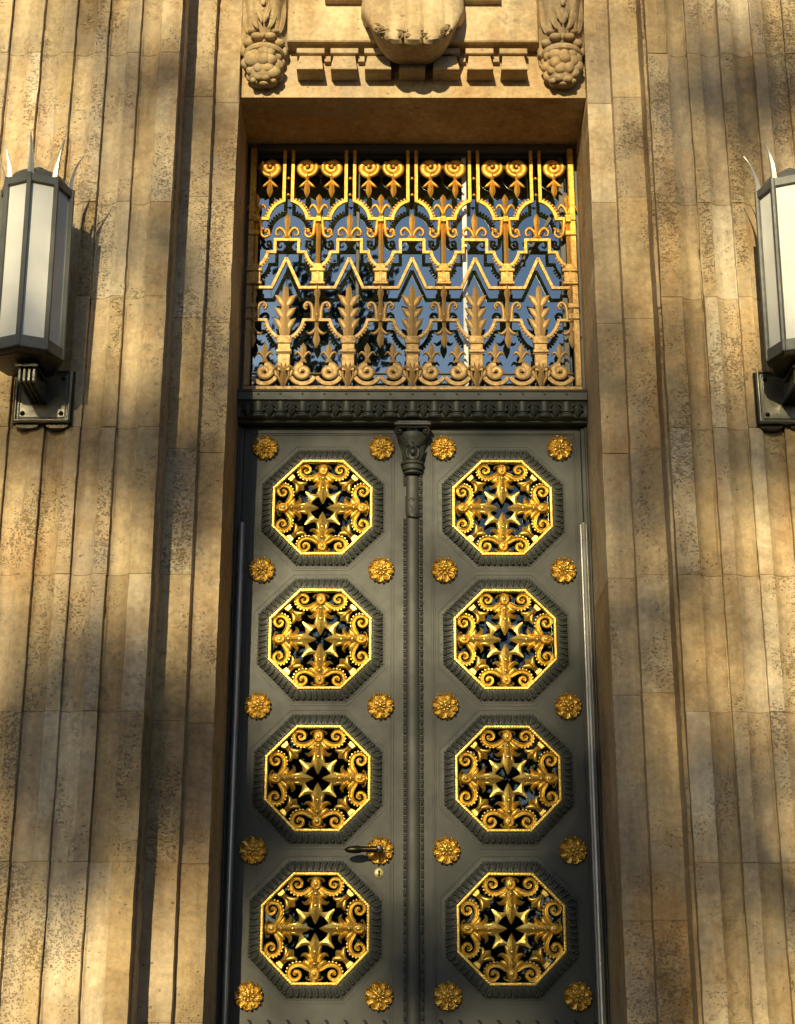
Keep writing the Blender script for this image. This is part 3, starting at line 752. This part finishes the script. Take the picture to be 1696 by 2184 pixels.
def gadroons():
    b = MB()
    prof = [(.255, .010), (.2555, -.012), (.258, -.018), (.266, -.0185), (.284, -.013), (.300, -.006), (.308, -.002), (.322, -.001), (.324, .002), (.324, .01)]
    b.loft([octv(a, y) for a, y in prof], cap=False)
    b.loft([octv(.2550, -.010), octv(.2540, .05)], cap=False)
    for k in range(8):
        ang = R(45*k+45); ax = Vector((math.cos(ang), 0, math.sin(ang))); tg = Vector((-math.sin(ang), 0, math.cos(ang)))
        rot = Matrix((tg, Vector((0, 1, 0)), ax)).transposed()
        half0 = .283*math.tan(R(22.5)); n = 8
        for i in range(n):
            t = -1+2*(i+.5)/n; c = ax*.281+tg*(t*half0*.98)
            b.ell((c.x, -.014, c.z), (.0086, .0125, .022), 8, 7, rot)
            c = ax*.298+tg*(t*half0*1.05); b.ell((c.x, -.009, c.z), (.0100, .0145, .0105), 8, 6, rot)
        for i in range(n+1):
            t = -1+2*i/n; p0 = ax*.258+tg*(t*half0*.92); p1 = ax*.308+tg*(t*half0*1.08)
            b.tube([(p0.x, -.018, p0.z, .0028), (p1.x, -.009, p1.z, .0034)], 6)
    for k in range(8):
        A = Vector(octv(.3175)[k]); C = Vector(octv(.3175)[(k+1) % 8])
        for t in (.2, .4, .6, .8):
            p = A.lerp(C, t); b.ell((p.x, -.002, p.z), (.003, .002, .003), 6, 4)
    return b.mesh('gadrooned_moulding', GREY, 40)
RING, ROPE, ORN, GAD = gold_ring(), gold_rope(), ornament(), gadroons()
pb = MB(); pb.add([(p[0], .045, p[2]) for p in octv(.262)], [tuple(range(8))]); PANE = pb.mesh('glass_pane', GLASSD, 0)
MZ = [2.533, 1.847, 1.161, .463, -.235]
RZ = [2.854, 2.2, 1.511, .820, .163]
X0, X1 = .050, .862
DTOP, DBOT = 2.962, -.30
DB = EYE+DBOT
def leaf_slab(sg):
    b = MB(); cx = sg*.457
    xs = sorted([sg*.864, (.0495 if sg > 0 else .0465)])
    b2 = [(MZ[i]+MZ[i+1])/2 for i in range(4)]
    zt = [DTOP]+b2[:4]; zb = b2[:4]+[DBOT]
    for i, mz in enumerate(MZ):
        if i == 4:
            b.add([(xs[0], 0, DBOT-DBOT), (xs[1], 0, 0), (xs[1], 0, zt[4]-DBOT), (xs[0], 0, zt[4]-DBOT)], [(0, 1, 2, 3)]); continue
        z = mz-DBOT; top = zt[i]-DBOT; bot = zb[i]-DBOT
        o = [(cx+p[0], p[2]+z) for p in octv(.262)]
        V = [(x, 0, zz) for x, zz in o]
        V += [(o[1][0], 0, top), (o[2][0], 0, top), (o[5][0], 0, bot), (o[6][0], 0, bot), (xs[1], 0, o[0][1]), (xs[1], 0, o[7][1]), (xs[0], 0, o[3][1]), (xs[0], 0, o[4][1]),
              (xs[1], 0, top), (xs[0], 0, top), (xs[0], 0, bot), (xs[1], 0, bot)]
        b.add(V, [(1, 2, 9, 8), (5, 6, 11, 10), (0, 12, 13, 7), (3, 4, 15, 14), (0, 1, 8, 16, 12), (2, 3, 14, 17, 9), (4, 5, 10, 18, 15), (6, 7, 13, 19, 11)])
        b.add([(cx+p[0], 0, p[2]+z) for p in octv(.262)]+[(cx+p[0], .05, p[2]+z) for p in octv(.262)], [(i2, (i2+1) % 8, 8+(i2+1) % 8, 8+i2) for i2 in range(8)])
    H = DTOP-DBOT
    b.add([(xs[0], 0, 0), (xs[1], 0, 0), (xs[1], .06, 0), (xs[0], .06, 0), (xs[0], 0, H), (xs[1], 0, H), (xs[1], .06, H), (xs[0], .06, H)], [(0, 3, 2, 1), (4, 5, 6, 7), (1, 2, 6, 5), (3, 0, 4, 7)])
    return b
def fillet_frame(b, x0, x1, z0, z1, w=.005, h=.005):
    for a, c in (((x0, z0), (x1, z0)), ((x0, z1), (x1, z1)), ((x0, z0), (x0, z1)), ((x1, z0), (x1, z1))): b.stroke([a+(w,), c+(w,)], h, 0, 'flat')
for sg, lab in ((-1, 'left leaf of the grey double door, with gilded medallions, lever handle and central colonnette'), (1, 'right leaf of the grey double door, gilded medallions and no handle')):
    d = thing('door_leaf', lab, 'door', (0, 0, DB), 'leaves of the double door')
    leaf_slab(sg).build('panel', GREY, d, smooth=0, merge=False)
    m = MB(); xa, xb = (.098, .838) if sg > 0 else (-.838, -.098)
    fillet_frame(m, xa, xb, .05, DTOP-DBOT-.022); fillet_frame(m, xa+.012, xb-.012, .062, DTOP-DBOT-.034, .0025, .003)
    for i in range(4):     # octagonal hairline fillet round each medallion
        z = MZ[i]-DBOT
        m.M = Matrix.Translation((sg*.457, 0, z)); o = octv(.332)
        m.stroke([(p[0], p[2], .0022) for p in o], .0028, .0002, 'flat', closed=True); m.M = None
    m.build('edge_fillets', GREY, d, smooth=35)
    for i in range(4):
        p = (sg*.457, 0, MZ[i]-DBOT)
        med = link('gadrooned_moulding', GAD, d, p)
        fr_ = link('octagon_frame', RING, d, (p[0], .004, p[2])); r_ = link('rope_edge', ROPE, fr_, (0, 0, 0))
        link('openwork_ornament', ORN, d, (p[0], .010, p[2]))
        link('glass_pane', PANE, d, p)
    for z in RZ:
        for x in (.755, .158): 
            o = link('rosette', ROS, d, (sg*x, 0, z-DBOT)); o.rotation_euler = (0, R(random.uniform(-20, 20)), 0)
    # foliage tips rising at the foot of the panel
    m = MB()
    for k in range(9):
        x = (.13+k*.088)*sg; q = 1
        m.stroke(cr([(x-.016*q, -.20-DBOT, .010), (x-.004, -.06-DBOT, .012), (x+.006*q, .02-DBOT, .008), (x-.002*q, .052-DBOT, .006), (x-.014*q, .056-DBOT, .002)], 4), .014, 0, 'ridge')
    m.build('foliage_band', GREY, d)
    if sg < 0:
        # colonnette on the meeting edge
        col = link('colonnette', None, d, (0, 0, 0)); zt = 2.735-DBOT
        m = MB(); m.box(-.080, .0465, -.010, .0, 0, zt-.02); m.box(-.068, .048, -.016, -.0102, 0, zt-.02)
        m.loft([[(.0325*math.cos(R(a)), -.016-.017*math.sin(R(a)), z) for a in range(0, 181, 12)] for z in (0, zt)])
        m.build('shaft', GREY, col, smooth=50)
        for s in (-1, 1):
            m = MB(); z = .01
            while z < zt-.03:
                if s < 0 and z > 2.46-DBOT and z < 2.60-DBOT:
                    if m.v: m.build('bead_and_reel', GREY, col, smooth=50); m = MB()
                else:
                    m.ell((s*.0405, -.020, z+.012), (.0070, .0075, .012), 7, 5)
                    m.box(s*.0405-.0075, s*.0405+.0075, -.027, -.016, z+.0275, z+.031); m.box(s*.0405-.0075, s*.0405+.0075, -.027, -.016, z+.0355, z+.039)
                z += .0425
            m.build('bead_and_reel', GREY, col, smooth=50)
        m = MB()   # collars, bell and capital
        m.lathe([(.034, 2.700), (.046, 2.706), (.047, 2.714), (.040, 2.718), (.052, 2.724), (.056, 2.736), (.052, 2.748), (.060, 2.752), (.062, 2.762), (.050, 2.772),
                 (.052, 2.80), (.058, 2.84), (.072, 2.885), (.080, 2.905), (.078, 2.915)], 'Z', 28, (0, -.020, -DBOT), 180, 180)
        m.cbox(-.094, .094, -.108, -.005, 2.945-DBOT, 2.960-DBOT, .003)
        m.cbox(-.080, .080, -.100, -.005, 2.960-DBOT, 2.972-DBOT, .003)
        m.M = Matrix.Translation((0, 0, -DBOT))
        for s in (-1, 1):
            m.stroke([(0, 2.936, .007), (s*.045, 2.938, .007), (s*.066, 2.938, .007)]+spiral(s*.068, 2.918, .020, .006, 90, 1.15, 22, .007, .005, -s), .024, -.078, 'round')
            m.ell((s*.068, -.100, 2.916), (.007, .007, .007), 8, 6)
            m.stroke([(s*x, z, w) for x, z, w in spiral(.014, 2.920, .012, .004, -90, 1.1, 16, .0045, .003, 1)], .018, -.078, 'round')
            m.stroke(cr([(s*.004, 2.80, .008), (s*.022, 2.84, .013), (s*.040, 2.872, .014), (s*.064, 2.898, .010), (s*.082, 2.894, .003)], 5), .020, -.068, 'ridge')
            m.stroke(cr([(s*.030, 2.768, .007), (s*.042, 2.80, .012), (s*.048, 2.832, .012), (s*.066, 2.850, .004)], 5), .016, -.056, 'ridge')
            m.stroke(cr([(s*.010, 2.770, .005), (s*.026, 2.785, .008), (s*.030, 2.815, .009), (s*.020, 2.838, .004)], 5), .016, -.066, 'round')
            m.ell((s*.024, -.090, 2.842), (.008, .008, .008), 8, 6)
        m.ell((0, -.088, 2.806), (.014, .010, .016), 10, 7); m.ell((0, -.092, 2.835), (.010, .010, .012), 10, 7); m.ell((0, -.094, 2.856), (.005, .006, .006), 8, 5)
        m.M = None
        m.build('capital', GREY, col)
        m = MB(); m.M = Matrix.Translation((0, 0, -DBOT))
        rings = []
        for z, hw in [(2.585, .040), (2.575, .036), (2.53, .038), (2.49, .036), (2.475, .022)]:
            rings.append([(hw*math.sin(R(a)), -.018-.024*math.cos(R(a)), z) for a in range(-75, 76, 10)]+[(hw*math.sin(R(a)), -.014-.018*math.cos(R(a)), z) for a in range(75, -76, -10)])
        m.loft(rings)
        m.stroke(cr([(-.028, 2.478, .003), (0, 2.470, .004), (.024, 2.474, .004), (.036, 2.486, .003)], 5), .012, -.036, 'round')
        m.stroke(cr([(-.018, 2.562, .002), (-.006, 2.572, .003), (.010, 2.566, .003), (-.006, 2.556, .002)], 5), .005, -.041, 'round')
        m.stroke(cr([(-.014, 2.535, .002), (0, 2.515, .004), (-.006, 2.50, .003), (.008, 2.488, .002)], 5), .005, -.041, 'round')
        m.stroke(cr([(.010, 2.53, .002), (.014, 2.515, .003), (.004, 2.50, .002)], 5), .005, -.040, 'round')
        m.stroke([(.022, 2.575, .0018), (.022, 2.485, .0018)], .005, -.037, 'round')
        m.build('shield', GREY, col)
        # lever handle
        hz = .815-DBOT; hd = link('lever_handle', None, d, (-.158, 0, hz))
        m = MB(); m.lathe([(.0, -.118), (.014, -.116), (.019, -.106), (.019, -.088), (.014, -.075), (.013, -.02)], 'Y', 18); m.build('spindle', DARKM, hd)
        m = MB(); m.tube([(x, y, z, r) for x, y, z, r in cr([(.010, -.100, 0, .010), (-.006, -.102, 0, .0165), (-.04, -.104, 0, .0145), (-.085, -.106, 0, .0135), (-.092, -.106, -.001, .0165), (-.118, -.108, -.002, .018), (-.148, -.110, -.003, .013), (-.162, -.110, -.003, .003)], 5)], 14)
        m.build('grip', DARKM, hd)
        esc = link('keyhole_escutcheon', None, d, (-.160, 0, .716-DBOT))
        m = MB(); m.lathe([(0, -.005), (.021, -.005), (.0245, -.003), (.025, 0)], 'Y', 28); m.build('disc', BRASS, esc)
        m = MB(); m.lathe([(0, -.0065), (.0065, -.0065), (.0065, -.005)], 'Y', 14, (0, 0, .006)); m.box(-.0042, .0042, -.0068, -.005, -.016, .004); m.build('keyhole', INTERIOR, esc, smooth=0)
# fixed frame round the leaves
df = thing('door_frame', 'narrow dark grey metal frame lining the stone opening round the door', 'door frame', (0, 0, DB))
m = MB()
for s in (-1, 1):
    a, c = sorted((s*.866, s*.898)); m.cbox(a, c, -.012, .08, 0, 2.97-DBOT, .004)
    a, c = sorted((s*.886, s*.8985)); m.cbox(a, c, -.024, -.0125, 0, 2.97-DBOT, .003)
m.box(-.865, .865, .004, .08, DTOP-DBOT+.001, 2.972-DBOT)
m.build('jamb_profile', GREY, df, smooth=0)
for s in (-1, 1):
    rd = thing('edge_rod', 'bright steel half-round rod up the %s edge of the doorway' % ('left' if s < 0 else 'right'), 'door rod', (s*.860, -.028, DB), 'steel rods at the door edges')
    m = MB(); m.lathe([(0, 2.44-DBOT), (.010, 2.44-DBOT), (.012, 2.438-DBOT), (.012, 0)], 'Z', 16, (0, -.016, 0)); m.build('rod', STEEL, rd, smooth=50)
    m = MB(); m.cbox(-.018, .018, -.008, .014, 0, 2.436-DBOT, .003); m.build('channel', STEEL if s > 0 else LAMPM, rd, smooth=0)

# ------------------------------------------------------------------ wall lanterns
def lantern(off):
    """local origin at the wall (y=0), z measured from the eye level; lantern axis leans outward"""
    parts = []
    Rr = .165
    H0, H1 = 2.845, 3.675
    yc = lambda z: -.262-.048*(z-H0)/(H1-H0)
    def ring(r, z, dz=0): return [(off+r*math.sin(R(45*k)), yc(z)-r*math.cos(R(45*k)), z+dz) for k in range(8)]
    P = {}
    b = MB(); b.loft([ring(Rr*.90, H0+.015), ring(Rr*.90, H1-.012)]); P['opal_panes'] = (b, OPAL, 20)
    b = MB()
    for k in range(8):
        pts = []
        for z in (H0, H1):
            p = ring(Rr*.965, z)[k]; pts.append((p[0], p[1], p[2], .0125))
        b.tube(pts, 8)
        # flat edge strips either side
    b.loft([ring(Rr, H0-.004), ring(Rr*1.015, H0), ring(Rr*1.015, H0+.05), ring(Rr*.92, H0+.052)])
    b.loft([ring(Rr*.92, H1-.04), ring(Rr*1.01, H1-.038), ring(Rr*1.01, H1-.003), ring(Rr*.98, H1)])
    P['lantern_frame'] = (b, LAMPM, 25)
    b = MB(); b.loft([ring(Rr*.99, H0-.006), ring(Rr*.97, H0-.020), ring(Rr*.94, H0-.022), ring(Rr*.88, H0-.030), ring(Rr*.5, H0-.036)]); P['base_pan'] = (b, DARKM, 20)
    b = MB()
    c = (off, yc(H1), 0)
    b.lathe([(.150, H1-.004), (.145, H1+.012), (.120, H1+.045), (.085, H1+.066), (.062, H1+.070), (.060, H1+.085), (.040, H1+.094), (.022, H1+.112), (.0, H1+.118)], 'Z', 24, c)
    P['roof_cap'] = (b, LAMPM, 40)
    return P, ring, Rr, H0, H1, yc
for sg in (-1, 1):
    lab = 'octagonal bronze lantern with opal panes on the wall, %s' % ('left of the door, fully facing its bracket shadow' if sg < 0 else 'cut by the right edge of the photo')
    lab = 'bronze octagonal wall lantern with horned crown on the pilaster %s of the door' % ('left' if sg < 0 else 'right')
    L_ = thing('wall_lantern', lab, 'wall lamp', (sg*1.70, PY, EYE), 'pair of lanterns flanking the door')
    P, ring, Rr, H0, H1, yc = lantern(sg*.035)
    for nm, (b, mt, sm) in P.items(): b.build(nm, mt, L_, smooth=sm)
    for k in range(8):
        b = MB(); a = R(45*k); c = yc(H1)
        rad = lambda r, z: (sg*.035+r*math.sin(a), c-r*math.cos(a), z)
        rings = []
        for t in [i/9 for i in range(10)]:
            r = Rr*.93+.052*t**2.8+.003*math.sin(t*math.pi); z = H1-.005+.19*t
            w = .0155*(1-t)**.62+.0007; th = .006*(1-t*.6)
            er = Vector((math.sin(a), -math.cos(a), 0)); et = Vector((math.cos(a), math.sin(a), 0)); c0 = Vector(rad(r, z))
            rings.append([tuple(c0+er*th), tuple(c0+et*w*.55+er*th*.3-er*.004), tuple(c0+et*w-er*.010*(1-t)), tuple(c0+et*w*.5-er*th), tuple(c0-et*w*.5-er*th), tuple(c0-et*w-er*.010*(1-t)), tuple(c0-et*w*.55+er*th*.3-er*.004)])
        b.loft(rings); b.build('horn', HORNM, L_)
    # reeded arm
    arm = link('bracket_arm', None, L_, (sg*.015, 0, 0))
    b = MB(); b.box(-.035, .035, -.292, -.041, 2.729, 2.80); b.box(-.050, .050, -.33, -.16, 2.786, 2.797); b.build('arm_core', DARKM, arm, smooth=0)
    for i in range(4):
        x = -.0315+.021*i; b = MB(); b.cbox(x-.0072, x+.0072, -.310, -.2925, 2.7235, 2.812, .003)
        b.build('reed', PLATEM, arm, smooth=0); b = MB(); b.box(x-.0060, x+.0060, -.2920, -.045, 2.7225, 2.7285); b.build('reed', DARKM, arm, smooth=0)  # lower strips get darker bronze, painting in the shade under the arm
    # back plate
    pl = link('back_plate', None, L_, (0, 0, 0)); zb, zt = 2.637, 2.895
    b = MB(); b.cbox(-.124, .124, -.040, -.024, zb, zt, .004); b.build('plate', PLATEM, pl, smooth=0)
    b = MB()
    for a, c in (((-.121, zb+.007), (.121, zb+.007)), ((-.121, zt-.007), (.121, zt-.007)), ((-.121, zb+.007), (-.121, zt-.007)), ((.121, zb+.007), (.121, zt-.007))):
        b.stroke([a+(.008,), c+(.008,)], .012, -.040, 'round')
    for a, c in (((-.106, zb+.022), (.106, zb+.022)), ((-.106, zb+.022), (-.106, zt-.022)), ((.106, zb+.022), (.106, zt-.022)), ((-.106, zt-.022), (.106, zt-.022))):
        b.stroke([a+(.004,), c+(.004,)], .006, -.040, 'round')
    b.build('plate_moulding', PLATEM, pl, smooth=50)
    b = MB(); b.cbox(-.134, .134, -.0235, -.001, zb-.003, zt+.003, .006)
    for x in (-.068, .068): b.loft([[(x+.052*math.cos(R(t)), y, zb-.002-.020*abs(math.sin(R(t)))**.6) for t in range(0, 181, 15)] for y in (-.022, .028)])
    b.build('wall_pad', DARKM, pl, smooth=30)
    for x in (-.088, .088):
        for z in (zb+.042, zt-.042): b = MB(); b.ell((x, -.042, z), (.011, .011, .011), 10, 7); b.build('screw', DARKM, pl)

# ------------------------------------------------------------------ trees across the square (they shade the facade and show in the glass); side trees added to cut sky fill
def unproj(px, py, Y):
    f = 3306.; th = R(TH); u = px-848; v = 1092-py
    dx = u/f; dz = v/f; y = math.cos(th)-dz*math.sin(th); z = math.sin(th)+dz*math.cos(th); t = (Y-CAMY)/y
    return (CAMX+dx*t, z*t+EYE)
SHADE = [  # where the crown is thick, given by where its shade falls on the front (x, z, rx, rz, depth)
]
for (px, py, rx, ry, amp) in [
  (340,160,75,65,1.5),(345,490,55,90,1.4),(235,480,60,60,.5),(120,60,120,60,.35),(230,930,190,75,1.7),(60,880,60,60,.6),(330,1000,60,120,.8),(450,900,40,220,.9),
  (250,1570,230,130,1.8),(60,1660,90,110,1.5),(20,1500,60,50,.8),(60,1290,50,60,.5),(400,1640,70,110,.9),(150,1850,110,60,.9),(355,2165,50,30,2.0),(250,1420,120,50,.7),(430,240,60,120,.5),
  (1600,50,100,70,.6),(1610,190,130,85,1.8),(1430,260,55,170,1.2),(1290,130,60,160,.4),(1300,700,60,220,.8),(1330,1000,90,230,1.0),(1450,760,60,100,.6),(1560,960,160,80,1.1),
  (1480,1250,90,50,.5),(1650,1350,80,60,.4),(1330,1450,70,120,.9),(1300,1700,90,250,1.3),(1510,1640,110,90,1.1),(1620,1590,80,60,.8),(1540,1850,110,70,.8),(1380,2020,90,150,1.1),(1640,1900,80,60,.8),(1650,2120,60,60,.3),
  (650,930,190,50,1.2),(1110,920,190,50,1.2),(870,1080,60,200,.35),(720,1490,120,45,.8),(1000,1540,110,80,.9),(880,1620,60,160,.4),(640,1810,110,60,.5),(870,2040,110,130,1.0),(1010,2080,130,110,1.1),
  (1230,1650,60,260,1.2),(1230,2020,80,200,1.5),(1110,1800,120,50,.7),(830,730,110,90,.55),(930,640,100,60,.3),(620,130,60,90,.2),(1190,60,80,90,.7),(1190,780,60,50,.3),(1020,1220,120,40,.4)]:
    yy = PY if (px < 390 or px > 1370) else (-.58 if (px < 500 or px > 1260) else 0)
    x, z = unproj(px, py, yy)
    SHADE.append((x-SX*yy, z-SZ*yy, rx/430., ry/360., amp))
def depth(x, z):
    d = .10
    for (cx, cz, rx, rz, a) in SHADE:
        q = ((x-cx)/rx)**2+((z-cz)/rz)**2
        if q < 6: d += a*math.exp(-q)
    return d
def leaf_quad(b, c, s, rr):
    n = Vector((rr.gauss(0, 1), rr.gauss(0, 1), rr.gauss(0, 1))).normalized(); u = n.orthogonal().normalized(); v = n.cross(u)
    c = Vector(c); u *= s*.5; v *= s*.34
    i = len(b.v); b.v += [tuple(c-u), tuple(c+v*.9-u*.1), tuple(c+u), tuple(c-v*.9-u*.1)]; b.f.append((i, i+1, i+2, i+3)); b.t.append(0)
def limb(b, a, c, r0, r1, rr, n=6):
    a = Vector(a); c = Vector(c); pts = []
    for i in range(n+1):
        t = i/n; p = a.lerp(c, t)+Vector((rr.gauss(0, 1), rr.gauss(0, 1), rr.gauss(0, .6)))*(.12*math.sin(t*math.pi)*(c-a).length*.25)
        pts.append((p.x, p.y, p.z, r0+(r1-r0)*t))
    b.tube(pts, 7)
def tree(x, y, h, cr_, n, label, seed, size=.26, shade=False, zlo=.32):
    rr = random.Random(seed)
    t = thing('plane_tree', label, 'tree', (x, y, 0), 'trees across the square')
    b = MB(); limb(b, (0, 0, 0), (rr.uniform(-.4, .4), 0, h*.5), .34, .2, rr, 8)
    ends = []
    for i in range(11):
        a = rr.uniform(0, 6.28); z0 = h*rr.uniform(.28, .5); rad = cr_*rr.uniform(.5, .9); z1 = h*rr.uniform(.5, .92)
        limb(b, (0, 0, z0), (math.cos(a)*rad, math.sin(a)*rad, z1), .06 if shade else .13, .02, rr); ends.append((math.cos(a)*rad, math.sin(a)*rad, z1))
    b.build('trunk', BARK, t)
    b = MB(); clumps = []
    for i in range(60):
        a = rr.uniform(0, 6.28); q = rr.random()**.5; zz = rr.uniform(zlo, 1); prof = math.sin(min(1, max(.05, (1.03-zz)/(1.03-zlo)))**.6*math.pi*.62)
        clumps.append((math.cos(a)*cr_*q*prof, math.sin(a)*cr_*q*prof, h*zz, cr_*rr.uniform(.14, .3)))
    k = 0
    while k < n:
        c = rr.choice(clumps); p = (c[0]+rr.gauss(0, c[3]*.55), c[1]+rr.gauss(0, c[3]*.55), c[2]+rr.gauss(0, c[3]*.42)); k += 1
        if shade:      # keep the foliage thin where the low sun shines through onto the front
            wx, wy, wz = p[0]+x, p[1]+y, p[2]
            fx, fz = wx-SX*wy, wz-SZ*wy
            if -3.2 < fx < 3.0 and EYE-1.0 < fz < EYE+6.2: continue
        leaf_quad(b, p, size*rr.uniform(.6, 1.3), rr)
    if shade:
        cnt = 0
        while cnt < 30000:
            fx = rr.uniform(-3.2, 3.0); fz = rr.uniform(EYE-1.0, EYE+6.2); cnt += 1
            if rr.random()*3.2 > depth(fx, fz): continue
            d = rr.uniform(33, 45); s = rr.uniform(.10, .19)
            leaf_quad(b, (fx-SX*d-x, -d-y, fz-SZ*d), s, rr)
    b.build('crown', LEAF, t, smooth=0, recalc=False)
    return t
tree(-7.2, -38, 22.5, 6.0, 12000, 'broad plane tree in low sun straight across from the door', 1, .38, True)
tree(-13.5, -27, 15, 4.6, 6000, 'rounder plane tree at the far left of the square', 2, .34)
tree(-1.3, -22, 16.6, 2.3, 9000, 'tall slender plane tree nearest the middle of the square', 9, .2, True, zlo=.2)
tree(2.6, -30, 11.2, 3.6, 9000, 'low dense plane tree just right of the broad one', 3, .3, zlo=.12)
tree(8.0, -29, 12.5, 4.6, 8000, 'plane tree at the far right of the square', 4, .34, zlo=.15)
tree(-1.8, -47, 15.0, 4.2, 9000, 'plane tree standing furthest back from the door', 5, .34, True, zlo=.12)
tree(10.5, -7.5, 12.0, 4.4, 9000, 'unseen plane tree added right of the lanterns to cut sky fill', 6, .34, zlo=.12)  # added out of view to dim sky light from the right
tree(15, -14, 13.0, 5.0, 8000, 'second unseen plane tree added further right to cut sky fill', 7, .36, zlo=.12)  # also added out of view, blocks more sky on the right
tree(-12, -8, 12.0, 4.2, 8000, 'unseen plane tree added left of the lanterns to cut sky fill', 8, .34, zlo=.15)  # added out of view to dim sky light from the left
b = MB(); rr = random.Random(12)
for i in range(9000): leaf_quad(b, (rr.uniform(-30, 30), -56+rr.uniform(-.9, .9), abs(rr.gauss(0, 1.7))+rr.random()*2.2), .4, rr)
h_ = b.build('hedge', LEAF, None, (0, 0, 0), smooth=0, recalc=False); tag(h_, 'long clipped hedge along the far side of the square', 'hedge')
b = MB()
for i in range(14000): leaf_quad(b, (rr.uniform(-16, 12), -15.5+rr.uniform(-.6, .6), rr.random()*3.0), .22, rr)
h_ = b.build('hedge', LEAF, None, (0, 0, 0), smooth=0, recalc=False); tag(h_, 'unseen nearer hedge added to shade the ground before the door', 'hedge')  # added out of view to shade the ground and lessen its bounce light
